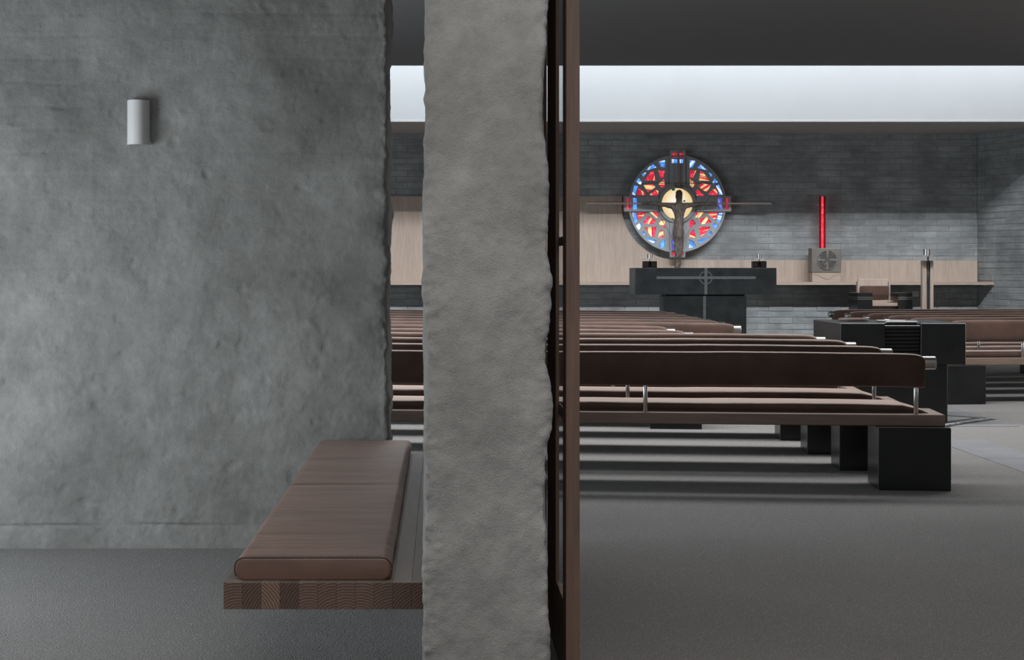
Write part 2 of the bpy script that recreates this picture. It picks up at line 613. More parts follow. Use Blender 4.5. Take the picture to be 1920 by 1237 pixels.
def plaster_sheet(name, path, z0, z1, dz, seed, amp=1.0, course=0.0):
    """a rough plaster skin along a plan path of (x, y, nx, ny), displaced along its normal"""
    nz = int((z1 - z0) / dz)
    sv = Vector((seed * 3.1, seed * 1.7, seed * 5.3))
    verts, faces = [], []
    ci = [Vector((p[0], p[1])) for p in path if abs(p[2]) > 0.05 and abs(p[3]) > 0.05]
    edge = [math.exp(-(min((Vector((p[0], p[1])) - c).length for c in ci) / 0.035) ** 1) if ci else 0.0 for p in path]
    for k in range(nz + 1):
        z = z0 + (z1 - z0) * k / nz
        for (x, y, nx, ny), ew in zip(path, edge):
            q = Vector((x, y, z)) + sv
            n2 = noise.noise(Vector((q.x, q.y, q.z * 1.2)) * 9.0)
            d = 0.012 * fbm(q * 2.6, 3) + 0.0034 * n2 + 0.0036 * max(0.0, noise.noise(q * 14.0) - 0.08) + 0.0013 * fbm(q * 36.0, 3)
            d += ew * (0.017 * noise.noise(q * 8.0) + 0.008 * noise.noise(q * 23.0) + 0.004 * noise.noise(q * 60.0))
            pit = noise.noise(q * 17.0 + Vector((9, 4, 2)))
            if pit > 0.42:
                d -= 0.012 * (pit - 0.42)
            if course:
                ph = (z + 0.012 * noise.noise(q * 5)) / 0.104
                fr = abs(ph - round(ph)) * 0.104
                msk = max(0.0, 0.35 + noise.noise(q * 1.9))
                d -= course * (2.5 if abs(z - 0.104) < 0.03 else 1.0) * msk * math.exp(-(fr / 0.008) ** 2)
            if course:
                d -= 0.011 * math.exp(-((z - 0.104 - 0.006 * noise.noise(q * 4)) / 0.0055) ** 2) * max(0.0, 0.45 + 1.2 * noise.noise(q * 3.3))
            d *= amp
            verts.append((x + nx * d, y + ny * d, z))
    m = len(path)
    for k in range(nz):
        for i in range(m - 1):
            a = k * m + i
            faces.append((a, a + 1, a + m + 1, a + m))
    me = bpy.data.meshes.new(name)
    me.from_pydata(verts, [], faces)
    me.update()
    return me


def corner(cx, cy, r, a0, a1, n=6):
    return [(cx + r * math.cos(math.radians(a0 + (a1 - a0) * i / n)), cy + r * math.sin(math.radians(a0 + (a1 - a0) * i / n)),
             math.cos(math.radians(a0 + (a1 - a0) * i / n)), math.sin(math.radians(a0 + (a1 - a0) * i / n))) for i in range(n + 1)]


def line(x0, y0, x1, y1, nx, ny, step):
    L = math.hypot(x1 - x0, y1 - y0)
    n = max(1, int(L / step))
    return [(x0 + (x1 - x0) * i / n, y0 + (y1 - y0) * i / n, nx, ny) for i in range(1, n)]


# ------------------------------------------------------------------ setting
YB = 28.18            # brick wall behind the altar
YS = 25.70            # face of the white light well
CEIL_Z = 4.13
SOF_Z = ZZ(228, YS)
CX, CDX, CDY = XX(1833, YB), 0.4, -1.17      # corner and run of the splayed right wall
cl = math.hypot(CDX, CDY)
CDX, CDY = CDX / cl, CDY / cl

fl = obj('floor', B(-6.2, 13.2, -3.2, YB + 0.1, -0.1, 0.0), M['carpet'])
tag(fl, kind='structure')

bm = bmesh.new()
box(bm, -6.2, 13.4, 7.4, 12.05, CEIL_Z, 4.5)
box(bm, -6.2, 13.4, 13.45, 23.5, CEIL_Z, 4.5)
box(bm, -6.2, -5.6, 12.05, 13.45, CEIL_Z, 4.5)
box(bm, 7.6, 13.4, 12.05, 13.45, CEIL_Z, 4.5)
ce = obj('ceiling', bm, M['ceiling'])
tag(ce, kind='structure')
lc = obj('ceiling_lobby', B(-3.6, 3.8, -3.2, 7.4, 2.9, 3.0), M['lobbyceil'])
tag(lc, kind='structure')
bh = obj('trim_1', B(-6.2, 13.4, 7.4, 7.55, 2.9, CEIL_Z), M['ceiling'])
tag(bh, kind='structure')
lw_ = obj('trim_2', B(-6.2, 13.4, YS, YS + 0.12, SOF_Z, 6.0), M['white'])
tag(lw_, kind='structure')
so = obj('trim_3', B(-6.2, 13.4, YS + 0.12, YB, SOF_Z, SOF_Z + 0.1), M['soffit'])
tag(so, kind='structure')
sl = obj('trim_4', B(-6.2, 13.4, YS - 0.008, YS + 0.12, SOF_Z - 0.004, SOF_Z + 0.012), M['soffit'])
tag(sl, kind='structure')
rc = obj('trim_5', B(-6.2, 13.4, 23.1, 23.18, 4.5, 6.0), M['white'])
tag(rc, kind='structure')
rl = obj('trim_6', B(-6.2, 13.4, 23.1, YS + 0.12, 6.0, 6.1), M['white'])
tag(rl, kind='structure')

wf_ = obj('added_washer_shield', B(-6.0, 13.2, 24.10, 24.12, 4.381, 4.8), M['white'])  # unseen blade added to keep the washer's light off the white band
tag(wf_, kind='structure')
# brick wall behind the altar: every near block a part, the rest joined
wb = obj('wall_back', B(-6.2, CX + 0.1, YB + 0.002, YB + 0.3, 0, SOF_Z + 0.1), M['mortar'])
tag(wb, kind='structure')
CH, CL, JT = 0.1045, 0.41, 0.008
BRK = None


def brick_mesh(w, name='brick'):
    return box(bmesh.new(), 0, w, -0.004, 0.03, 0, CH - JT, 0.004)


full_me = None
cand, rest = [], bmesh.new()
rows = int(SOF_Z / CH) + 1
for r in range(rows):
    z = r * CH
    x = -6.1 + (0.5 * CL if r % 2 else 0)
    while x < CX:
        w = min(CL, CX - x)
        if w > 0.05:
            px, py = VX + (x + w / 2) * F / YB, VY - (z + CH / 2 - EYE) * F / YB
            seen = (px > 1105 and py < 640 and not (px < 1165 and 372 < py < 525) and not (490 < py < 528)
                    and math.hypot(px - 1270, py - 382) > 72 and w > 0.38
                    and not (1190 < px < 1450 and py > 510) and z + CH < SOF_Z)
            cand.append((seen, abs(py - 420) + 0.05 * abs(px - 1500), x, z, w))
        x += CL
cand.sort(key=lambda c: (not c[0], c[1]))
nb = 0
for seen, _, x, z, w in cand:
    if z + CH - JT > SOF_Z:
        hh = SOF_Z - z
        if hh > 0.02:
            box(rest, x, x + w - JT, YB - 0.004, YB + 0.03, z, z + hh, 0.003)
        continue
    dy = random.uniform(-0.003, 0.003)
    if seen and nb < 290:
        if full_me is None:
            o = obj('brick', B(0, CL - JT, -0.003, 0.03, 0, CH - JT, bev=0.003), M['brick'], wb)
            full_me = o.data
        else:
            o = wrap('brick', full_me, None, wb)
        o.location = (x, YB + dy, z)
        nb += 1
    else:
        box(rest, x, x + w - JT, YB - 0.006 + dy, YB + 0.03, z, z + CH - JT, 0.004)
tag(obj('brickwork', rest, M['brick'], wb), kind='stuff')

# splayed right wall of the same blocks
wr = bpy.data.objects.new('wall_right', None)
ang = math.atan2(CDY, CDX)
bmr = B(0, 9.2, 0.002, 0.3, 0, SOF_Z + 1.4)
wr = obj('wall_right', bmr, M['mortar'])
wr.location = (CX, YB, 0)
wr.rotation_euler = (0, 0, ang)
tag(wr, kind='structure')
rest2 = bmesh.new()
rb_me = None
for r in range(int(4.9 / CH)):
    z = r * CH
    x = 0.0
    first = CL * (0.5 if r % 2 else 1.0)
    k = 0
    while x < 9.0:
        w = first if k == 0 else CL
        if k < 5 and w > 0.3 and z < SOF_Z + 0.1 and z > 0.3:
            if rb_me is None:
                o = obj('brick', B(0, CL - JT, -0.003, 0.03, 0, CH - JT, bev=0.003), M['brick'], wr)
                rb_me = o.data
            else:
                o = wrap('brick', rb_me, None, wr)
            o.location = (x, random.uniform(-0.003, 0.003), z)
        else:
            box(rest2, x, x + w - JT, -0.006, 0.03, z, z + CH - JT, 0.004)
        x += w
        k += 1
tag(obj('brickwork', rest2, M['brick'], wr), kind='stuff')

# outer shell out of view: church sides and lobby, with openings for the daylight and fill lamps
wl = bmesh.new()
box(wl, -6.3, -6.0, 7.4, 8.4, 0, 4.5)
box(wl, -6.3, -6.0, 18.6, YB, 0, 4.9)
box(wl, -6.3, -6.0, 8.4, 18.6, 2.65, 4.5)
box(wl, -6.3, -6.0, 8.4, 18.6, 0, 0.06)
tag(obj('wall_left', wl, M['plaster']), kind='structure')
we = bmesh.new()
box(we, 13.0, 13.3, 7.4, 13.5, 0, 4.5)
box(we, 13.0, 13.3, 20.1, 21.0, 0, 4.5)
box(we, 13.0, 13.3, 13.5, 20.1, 2.6, 4.5)
box(we, 13.0, 13.3, 13.5, 20.1, 0, 0.1)
tag(obj('wall_east', we, M['plaster']), kind='structure')
wn = bmesh.new()
box(wn, -6.2, -3.4, 7.55, 7.75, 0, 2.9)
box(wn, 3.6, 13.1, 7.4, 7.55, 0, 2.9)
tag(obj('wall_north', wn, M['plaster']), kind='structure')
wo = bmesh.new()
box(wo, -3.7, -3.45, -3.2, 2.2, 0, 2.9)
box(wo, -3.7, -3.45, 3.6, 5.1, 0, 2.9)
box(wo, -3.7, -3.45, 2.2, 3.6, 2.25, 2.9)
box(wo, -3.7, -3.45, 2.2, 3.6, 0, 0.25)
box(wo, -3.7, -3.45, 6.6, 7.6, 0, 2.9)
box(wo, -3.7, -3.45, 5.1, 6.6, 1.85, 2.9)
box(wo, -3.7, -3.45, 5.1, 6.6, 0, 0.1)
tag(obj('wall_lobby', wo, M['plaster']), kind='structure')
ws = bmesh.new()
box(ws, -3.6, -2.1, -3.3, -3.05, 0, 2.9)
box(ws, 2.1, 3.8, -3.3, -3.05, 0, 2.9)
box(ws, -2.1, 2.1, -3.3, -3.05, 2.65, 2.9)
box(ws, 3.6, 3.8, -3.2, -0.4, 0, 2.9)
box(ws, 3.6, 3.8, 2.2, 7.4, 0, 2.9)
box(ws, 3.6, 3.8, -0.4, 2.2, 2.5, 2.9)
box(ws, 3.6, 3.8, -0.4, 2.2, 0, 0.3)
tag(obj('wall_south', ws, M['plaster']), kind='structure')

# lobby wall facing the camera, rough plaster, with its rounded end
YW, XW = F / 420, XX(727, F / 420)
pth = line(-3.5, YW, -2.1, YW, 0, -1, 0.05) + line(-2.1, YW, XW - 0.02, YW, 0, -1, 0.0062)
pth += corner(XW - 0.02, YW + 0.02, 0.02, -90, 0, 7)
pth += line(XW, YW + 0.02, XW, YW + 0.45, 1, 0, 0.014)
pth += corner(XW - 0.02, YW + 0.45, 0.02, 0, 90, 4) + line(XW - 0.02, YW + 0.47, -3.5, YW + 0.47, 0, 1, 0.25)
wf = wrap('wall_front', plaster_sheet('wall_front', pth, 0.0, 2.95, 0.0068, 1, 1.0, 0.0025), M['plaster'], smooth=True)
tag(wf, kind='structure')

# spine wall seen end-on
YP = F / 783
XP0, XP1 = XX(796, YP), XX(1027, YP)
YPE = YW - 0.1
pth = line(XP0, YPE, XP0, YP + 0.3, -1, 0, 0.06) + line(XP0, YP + 0.3, XP0, YP + 0.012, -1, 0, 0.006)
pth += corner(XP0 + 0.012, YP + 0.012, 0.012, 180, 270, 6)
pth += line(XP0 + 0.012, YP, XP1 - 0.012, YP, 0, -1, 0.0042)
pth += corner(XP1 - 0.012, YP + 0.012, 0.012, 270, 360, 6)
pth += line(XP1, YP + 0.012, XP1, YP + 0.3, 1, 0, 0.006) + line(XP1, YP + 0.3, XP1, YPE, 1, 0, 0.06)
pth += [(XP1, YPE, 0, 1), (XP0, YPE, 0, 1)]
wm = wrap('wall_middle', plaster_sheet('wall_middle', pth, 0.0, 2.95, 0.0046, 5, 0.85, 0.0), M['plaster'], smooth=True)
tag(wm, kind='structure')

# stone strips in the carpet
for i in range(8):
    y0 = 4.85 + i * 1.2
    if y0 + 1.2 > 13.2:
        break
    tag(obj('paving_slab', B(3.57, 3.95, y0 + 0.004, y0 + 1.196, -0.02, 0.004, bev=0.002), M['stone'], fl))
for i in range(4):
    for j in range(3):
        tag(obj('paving_slab', B(2.9 + 0.418 * i + 0.002, 2.9 + 0.418 * (i + 1) - 0.002, 13.06 + 0.6 * j, 13.06 + 0.6 * j + 0.596, -0.02, 0.004, bev=0.002), M['stone'], fl))

# veneer panelling with the circular cut-out
RX, RZ = XX(1270, YB), ZZ(382, YB)
SH_T, SH_B = ZZ(528.5, 27.75), ZZ(534, 27.75)
RC = 105 * YB / F
zt, zl = ZZ(368, YB), ZZ(488.5, YB)
a1 = math.pi - math.asin((zt - RZ) / RC)
a2 = math.pi * 1.5 - math.acos(min(1, (RZ - zl) / RC)) if (RZ - zl) < RC else math.pi * 1.5
pts = [(-5.9, SH_T), (-5.9, zt)]
for i in range(33):
    t = a1 + (a2 - a1) * i / 32
    pts.append((RX + RC * math.cos(t), RZ + RC * math.sin(t)))
pts += [(CX - 0.02, zl), (CX - 0.02, SH_T)]
pn = obj('wall_panelling', prism(bmesh.new(), pts, YB - 0.045, YB - 0.004), M['oak'])
tag(pn, 'pale vertical-grain veneer panelling along the altar wall with round cut-out', 'panelling', kind='structure')

# shelf running under the panelling to the right wall
tt = (27.75 - YB) / CDY
sh_pts = [(-5.9, 27.75), (CX + CDX * tt - 0.01, 27.75), (CX - 0.012, YB - 0.048), (-5.9, YB - 0.048)]
sh = obj('wall_shelf', prism_z(bmesh.new(), sh_pts, SH_B, SH_T), M['oak_x'])
tag(sh, 'long thin pale timber shelf fixed along the altar wall below the panelling', 'shelf')

# ------------------------------------------------------------------ benches
SEAT0, SEAT1 = 0.355, 0.420


def wob(x, s, a):
    return a * noise.noise(Vector((x * 1.3, s, 0.3))) + 0.4 * a * noise.noise(Vector((x * 4.1, s, 7.7)))


def make_bench(L, posts, plinths, label, re_=0.045):
    """centred on x = 0, its back (near) edge at y = 0, seat running to y = 0.46"""
    t = thing('church_bench', label, 'bench')
    h = L / 2
    obj('seat_board', B(-h, h, 0, 0.46, SEAT0, SEAT1, bev=0.004), M['bench_wood'], t)
    # seat cushion: flattened towards both ends, soft edges
    rings = []
    n = 44
    e = h - 0.075
    for i in range(n + 1):
        u = -1 + 2 * i / n
        x = e * math.copysign(1 - (1 - abs(u)) ** 1.35, u)
        d = (e - abs(x))
        k = min(1.0, (d / 0.16)) ** 0.7 if d < 0.16 else 1.0
        th = 0.004 + 0.050 * k
        wd = 0.36 - 0.03 * (1 - k)
        pr = rrect(wd, th, min(th * 0.48, 0.024), 5)
        rings.append([(x, 0.265 + a + wob(x, 3.1, 0.006), SEAT1 + th / 2 + b * (1 + 0.0) + (wob(x, 1.7 + a, 0.006) if b > 0 else 0)) for a, b in pr])
    obj('seat_cushion', loft(bmesh.new(), rings), M['leather'], t, smooth=True)
    # leather back roll wrapped over the rail
    rings = []
    e = h - 0.11
    n = 70
    for i in range(n + 1):
        u = -1 + 2 * i / n
        x = e * math.copysign(1 - (1 - abs(u)) ** 1.25, u)
        d = e - abs(x)
        k = 1.0 if d > 0.10 else 0.80 + 0.20 * math.sqrt(max(0, 1 - (1 - d / 0.10) ** 2))
        sag = 0.006 * math.exp(-d / 0.35)
        pr = []
        H, T = 0.195, 0.085
        for j in range(28):
            a = 2 * math.pi * j / 28
            ca, sa = math.cos(a), math.sin(a)
            # pear-like section: fat at the rail, thin at the hem
            yy = T / 2 * math.copysign(abs(ca) ** 0.42, ca) * (1.0 if sa > 0 else 1.0 - 0.35 * abs(sa))
            zz = H / 2 * math.copysign(abs(sa) ** 0.5, sa)
            yy *= 0.7 + 0.3 * k
            zc = 0.673 - sag
            if sa > 0:
                zz = zz * k + wob(x, 2.3, 0.007)
            else:
                zz = zz + wob(x, 9.3, 0.006)
            pr.append((x, 0.045 + yy + wob(x, 5.5 + 0.2 * sa, 0.006), zc + zz))
        rings.append(pr)
    obj('leather_backrest', loft(bmesh.new(), rings), M['leather'], t, smooth=True)
    obj('steel_rail', cyl(bmesh.new(), 0.038, -h + re_, h - re_, 0, 0.047, 0.712, 24, 'X', 0.004), M['steel'], t, smooth=False)
    for x in posts:
        obj('post', cyl(bmesh.new(), 0.0128, SEAT1 - 0.002, 0.62, x, 0.045, 0, 14, 'Z', 0.001), M['steel'], t, smooth=True)
    for (xa, xb) in plinths:
        obj('plinth', B(xa, xb, -0.085, 0.30, 0, SEAT0 - 0.0008, bev=0.003), M['black'], t)
    return t


def copy_tree(o):
    c = o.copy()
    C.objects.link(c)
    for ch in list(o.children):
        d = ch.copy()
        C.objects.link(d)
        d.parent = c
        for g in list(ch.children):
            e = g.copy()
            C.objects.link(e)
            e.parent = d
    return c


LB = 4.5
ordn = ['first', 'second', 'third', 'fourth', 'fifth', 'sixth', 'seventh', 'eighth', 'ninth', 'tenth', 'eleventh', 'twelfth']
left_rows = []      # (y of near board edge at the right end, x of board end)
for y in (9.36, 10.27, 11.17, 12.06):
    left_rows.append((y, 2.855, 0.10))
left_rows += [(12.92, 2.02, 0.12), (13.80, 2.00, 0.13)]
for i in range(6):
    left_rows.append((14.55 + 0.83 * i, 2.69, 0.13))
bench_l = make_bench(LB, (-2.095, -0.565, 0.565, 2.095), ((-2.265, -1.865), (1.865, 2.265)), 'x')
for i, (y, xe, tl) in enumerate(left_rows):
    o = bench_l if i == 0 else copy_tree(bench_l)
    a = -math.atan(tl)
    o.rotation_euler = (0, 0, a)
    o.location = (xe - LB / 2 * math.cos(a), y - LB / 2 * math.sin(a), 0)
    if i == 0:
        lab = 'brown leather church bench nearest the glass door, its whole dark back in view'
    elif i < 4:
        lab = 'brown leather church bench in shade, %s row from the glass door, left block' % ordn[i]
    elif i < 6:
        lab = 'shorter-reaching brown leather bench, %s row from the glass door, left block' % ordn[i]
    elif i == 11:
        lab = 'farthest brown leather bench of the left block, in front of the altar'
    else:
        lab = 'sunlit brown leather bench, %s row from the glass door, left block' % ordn[i]
    tag(o, lab, 'bench', 'church benches of the left block')

LR = 2.9
bench_r = make_bench(LR, (-LR / 2 + 0.155, -LR / 2 + 0.8, 0.45, LR / 2 - 0.155), ((-LR / 2 - 0.015, -LR / 2 + 0.385), (LR / 2 - 0.385, LR / 2 + 0.015)), 'x', 0.062)
for i in range(6):
    y = 15.25 + 0.80 * i
    xs = 4.62 if i == 0 else 4.47
    o = bench_r if i == 0 else copy_tree(bench_r)
    a = math.atan(0.11)
    o.rotation_euler = (0, 0, a)
    o.location = (xs + LR / 2 * math.cos(a), y + LR / 2 * math.sin(a), 0)
    if i == 0:
        lab = 'brown leather bench directly behind the black font, nearest of the right block'
    elif i == 5:
        lab = 'farthest brown leather bench of the right block, below the wooden armchair'
    else:
        lab = 'brown leather bench with steel rail end, %s row behind the black font' % ordn[i]
    tag(o, lab, 'bench', 'church benches of the right block')

# ------------------------------------------------------------------ lobby bench with cushions
YF0 = F / 718
XB0, XB1 = XX(419, YF0), XP0 - 0.0
ZT, ZB0 = ZZ(1092, YF0), ZZ(1142, YF0)
wbk = thing('floating_bench', 'dark laminated timber bench cantilevered from the rough plaster pillar', 'bench', (0, 0, 0))
NS = 11
sw = (XB1 + 0.012 - XB0) / NS
yend = YW - 0.02
for i in range(NS):
    x0 = XB0 + sw * i
    ob = obj('stave', B(-sw / 2, sw / 2 - 0.0002, 0, yend - YF0, ZB0 - ZT, 0, bev=0.0006), M['endgrain'], wbk)
    ob.location = (x0 + sw / 2, YF0, ZT)
    ob.data.materials.append(M['walnut_y'])
    for pf in ob.data.polygons:
        if abs(pf.normal.z) > 0.5 or abs(pf.normal.x) > 0.8:
            pf.material_index = 1
XC0, XC1 = XX(437, YF0), XX(733, YF0)
YC0 = YF0 + 0.03
YC2 = F / 422
YC1 = YC0 + (YC2 - YC0) * 0.497


def seat_pad(name, y0, y1, label):
    t = thing(name, label, 'cushion', ((XC0 + XC1) / 2, y0, ZT), group='leather pads on the plaster-wall bench')
    w, th, ln = XC1 - XC0, 0.058, y1 - y0
    rings = []
    for (yy, k, dz) in ((0.0, 0.962, 0.004), (0.001, 0.985, 0.0015), (0.004, 1.0, 0.0)):
        rings.append((yy, k, dz))
    n = 120
    allr = rings + [(0.012 + (ln - 0.024) * i / n, 1.0, 0.0) for i in range(n + 1)] + [(ln - 0.004, 1.0, 0.0), (ln - 0.001, 0.985, 0.0015), (ln, 0.962, 0.004)]
    out = []
    for yy, k, dz in allr:
        d = min(yy, ln - yy)
        ring = []
        crown = 0.007 * (1 - math.exp(-d / 0.08))
        for (a, b) in rrect(w * k if k < 1 else w, th - 2 * dz, 0.024, 7):
            zz = b + th / 2
            if b > 0:
                zz += crown * max(0, 1 - (2 * a / w) ** 4) + 0.0042 * noise.noise(Vector((a * 2.2, (y0 + yy) * 8.5 + a * 2, 2.0))) * min(1, d / 0.06) + 0.0016 * noise.noise(Vector((a * 5, (y0 + yy) * 24, 5.0)))
            ring.append((a + 0.003 * noise.noise(Vector((a, (y0 + yy) * 5, b * 4))) * min(1, d / 0.1), yy, zz))
        out.append(ring)
    obj('pad', loft(bmesh.new(), out), M['leather_lobby'], t, smooth=True)
    # welt seam around the end panel, with its row of stitches
    for yy, sgn in ((0.0035, -1),) if y0 < YC0 + 0.01 else ():
        bm = bmesh.new()
        prev = None
        pl = rrect(w + 0.0015, th + 0.0015, 0.0247, 9)
        for (a, b) in pl[:18] + pl[18:]:
            zz = b + th / 2 + 0.0005
            p = (a, yy, zz)
            if prev and (b > -th / 2 + 0.01 or prev[2] > 0.012):
                rod(bm, prev, p, 0.0013, 6)
            prev = p
        obj('seam', bm, M['thread'], t)
        bm = bmesh.new()
        k = 0
        x = -w / 2 + 0.03
        while x < w / 2 - 0.03:
            rod(bm, (x, 0.0075, th + 0.0042), (x + 0.0035, 0.0075, th + 0.0042), 0.0008, 5)
            x += 0.0065
        tag(obj('stitching', bm, M['thread'], t), kind='stuff')
    return t


seat_pad('seat_pad', YC0, YC1 - 0.003, 'nearer brown leather pad on the timber bench, with stitched front edge')
seat_pad('seat_pad', YC1 + 0.003, YC2, 'farther brown leather pad on the timber bench, against the grey wall')

# ------------------------------------------------------------------ wall lamp
xs0, xs1 = XX(237, YW - 0.03), XX(281.5, YW)
zs0, zs1 = ZZ(272, YW), ZZ(189, YW)
sc_ = thing('wall_lamp', 'pale grey half-cylinder wall lamp on the rough plaster wall', 'wall lamp', ((xs0 + xs1) / 2, YW, zs0))
wS, dS = (xs1 - xs0) / 2, 0.056
bm = bmesh.new()
outer, inner = [], []
n = 72
for i in range(n + 1):
    t = math.pi + math.pi * i / n
    ca, sa = math.cos(t), math.sin(t)
    outer.append((wS * ca, dS * sa - 0.004))
    inner.append(((wS - 0.006) * ca, (dS - 0.006) * sa - 0.004))
poly = outer + inner[::-1]
prism_z(bm, poly, 0, zs1 - zs0)
obj('lamp_shade', bm, M['sconce'], sc_, smooth=False)
obj('wall_plate', B(-wS + 0.014, wS - 0.014, -0.012, 0.012, 0.012, zs1 - zs0 - 0.012, bev=0.002), M['sconce'], sc_)
obj('lamp_cap', prism_z(bmesh.new(), [(a * 0.93, b * 0.93) for a, b in outer], (zs1 - zs0) * 0.80, (zs1 - zs0) * 0.82), M['sconce'], sc_)

# ------------------------------------------------------------------ glazed door standing open beside the pillar
YD = F / 630
XD0, XD1 = XX(1061, YD), XX(1087, YD)
dr = bpy.data.objects.new('door_1', None)
C.objects.link(dr)
dr.location = (XD0, YD, 0)
tag(dr, kind='structure')
dw = XD1 - XD0
DH, DW = 2.75, 0.86
obj('stile', B(0, dw, 0, 0.125, 0.008, DH, bev=0.0015), M['walnut'], dr)
obj('stile', B(0, 0.012, 0.46, DW, 0.008, DH, bev=0.0015), M['walnut'], dr)
obj('rail', B(0.001, dw - 0.001, 0.125, 0.46, 0.008, 0.225, bev=0.0015), M['walnut'], dr)
obj('rail', B(0.001, dw - 0.001, 0.125, 0.46, DH - 0.12, DH, bev=0.0015), M['walnut'], dr)
for (ya, yb, za, zb) in ((0.125, 0.137, 0.225, DH - 0.12), (0.448, 0.46, 0.225, DH - 0.12), (0.137, 0.448, 0.225, 0.237)):
    obj('glazing_bead', B(0.001, 0.012, ya, yb, za, zb, bev=0.001), M['walnut'], dr)
obj('glass_pane', B(0.004, 0.010, 0.127, 0.458, 0.227, DH - 0.122), M['glass'], dr)
obj('lock_plate', B(0.0115, 0.016, 0.137, 0.448, ZZ(460, 5.2), ZZ(443, 5.2), bev=0.001), M['pewter_dark'], dr)
obj('push_plate', B(0.0115, 0.016, 0.137, 0.448, ZZ(786, 5.2), ZZ(764, 5.2), bev=0.001), M['pewter'], dr)
jb = obj('trim_7', B(XP1 + 0.02, XD0 - 0.001, 5.79, 5.90, 0, 2.9, bev=0.002), M['walnut'])
tag(jb, kind='structure')

# ------------------------------------------------------------------ altar
YA = F / 127
ax0, ax1 = XX(1191, YA), XX(1456, YA)
bx0, bx1 = XX(1245, YA + 0.12), XX(1399, YA + 0.12)
zt_a, zb_a = 1.258, ZZ(552, YA)
zs_a = ZZ(555, YA)
al = thing('altar', 'black stone altar with wide slab on narrower base and inlaid grey cross', 'altar', ((ax0 + ax1) / 2, YA, 0))
acx = (ax0 + ax1) / 2
hw = (ax1 - ax0) / 2
obj('altar_slab', B(-hw, hw, 0, 0.76, zb_a, zt_a, bev=0.004), M['altar'], al)
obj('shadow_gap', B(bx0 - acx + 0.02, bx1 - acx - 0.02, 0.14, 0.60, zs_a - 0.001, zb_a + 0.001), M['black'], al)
obj('altar_base', B(bx0 - acx, bx1 - acx, 0.10, 0.64, 0, zs_a, bev=0.004), M['altar'], al)
cxl = XX(1323.5, YA) - acx
zc_ = ZZ(520.5, YA)
bm = bmesh.new()
box(bm, XX(1231, YA) - acx, XX(1417, YA) - acx, -0.004, 0.001, ZZ(523, YA), ZZ(518, YA), 0.0008)
obj('cross_bar', bm, M['inlay'], al)
bm = bmesh.new()
box(bm, cxl - 0.021, cxl + 0.021, -0.006, 0.001, zb_a, zt_a, 0.0008)
obj('cross_upright', bm, M['inlay'], al)
obj('cross_upright', B(cxl - 0.025, cxl + 0.017, 0.094, 0.101, 0, zs_a, bev=0.0008), M['inlay'], al)
bm = bmesh.new()
n = 40
rings = []
for (r, y) in ((0.099, -0.005), (0.084, -0.005), (0.084, 0.001), (0.099, 0.001)):
    rings.append([bm.verts.new((cxl + r * math.cos(2 * math.pi * i / n), y, zc_ + r * math.sin(2 * math.pi * i / n))) for i in range(n)])
for q in range(4):
    a, b = rings[q], rings[(q + 1) % 4]
    for i in range(n):
        j = (i + 1) % n
        bm.faces.new((a[i], a[j], b[j], b[i]))
bmesh.ops.recalc_face_normals(bm, faces=bm.faces)
obj('cross_ring', bm, M['inlay'], al)


def altar_candle(px, label):
    Y = YA + 0.32
    t = thing('candle_holder', label, 'candle holder', (XX(px, Y), Y, zt_a), group='candle holders on the altar')
    # dark timber block in two halves with a slot for the rod
    obj('timber_block', B(-0.105, -0.02, -0.05, 0.05, 0, 0.10, bev=0.002), M['dark_block'], t)
    obj('timber_block', B(0.02, 0.105, -0.05, 0.05, 0, 0.10, bev=0.002), M['dark_block'], t)
    obj('slot_back', B(-0.02, 0.02, 0.0, 0.045, 0.002, 0.098), M['matdark'], t)
    obj('steel_rod', lathe(bmesh.new(), [(0.012, 0.0), (0.012, 0.018), (0.005, 0.024), (0.005, 0.13)], 0, -0.02, 0, 12), M['steel'], t, smooth=True)
    obj('drip_plate', cyl(bmesh.new(), 0.118, 0.128, 0.133, 0, -0.02, 0, 28), M['steel'], t)
    obj('candle_cup', lathe(bmesh.new(), [(0.030, 0.133), (0.037, 0.136), (0.037, 0.205), (0.031, 0.206), (0.031, 0.15), (0.002, 0.15)], 0, -0.02, 0, 24), M['steel'], t, smooth=False)
    obj('candle', cyl(bmesh.new(), 0.028, 0.15, 0.196, 0, -0.02, 0, 20), M['wax'], t, smooth=False)
    return t


altar_candle(1218, 'steel-cupped candle holder on the altar, beside the crucifix')
altar_candle(1423, 'steel-cupped candle holder on the altar, toward the red lamp')

# ------------------------------------------------------------------ stained glass roundel
YR = YB - 0.20       # front face of the tracery
PR = YR / F          # metres per pixel there
rx, rz = XX(1270, YR), ZZ(382, YR)
rd = thing('stained_glass_roundel', 'round stained glass window with cross-shaped grey tracery on the altar wall', 'stained glass', (rx, YR, rz))
UL = [  # upper-left quadrant panes, zoom pixels about (1134, 1258), 10.31 per photo pixel
    ('blue', [(775, 440), (905, 408), (902, 558), (820, 540)]),
    ('blue', [(515, 602), (670, 485), (738, 552), (560, 608)]),
    ('blue', [(436, 680), (548, 640), (488, 738)]),
    ('blue', [(336, 832), (398, 748), (455, 850), (425, 890)]),
    ('blue', [(252, 1090), (305, 895), (382, 915), (352, 1000), (330, 1090)]),
    ('red', [(345, 1090), (368, 1000), (395, 945), (530, 1062), (515, 1090)]),
    ('red', [(500, 806), (620, 640), (684, 620), (722, 808)]),
    ('red', [(765, 612), (898, 615), (872, 740), (812, 765)]),
    ('red', [(772, 868), (888, 775), (898, 912), (830, 955)]),
    ('red', [(482, 898), (662, 868), (720, 930), (640, 990), (560, 1025)]),
    ('red', [(585, 1092), (718, 980), (780, 1008), (765, 1092)]),
]
panes = []
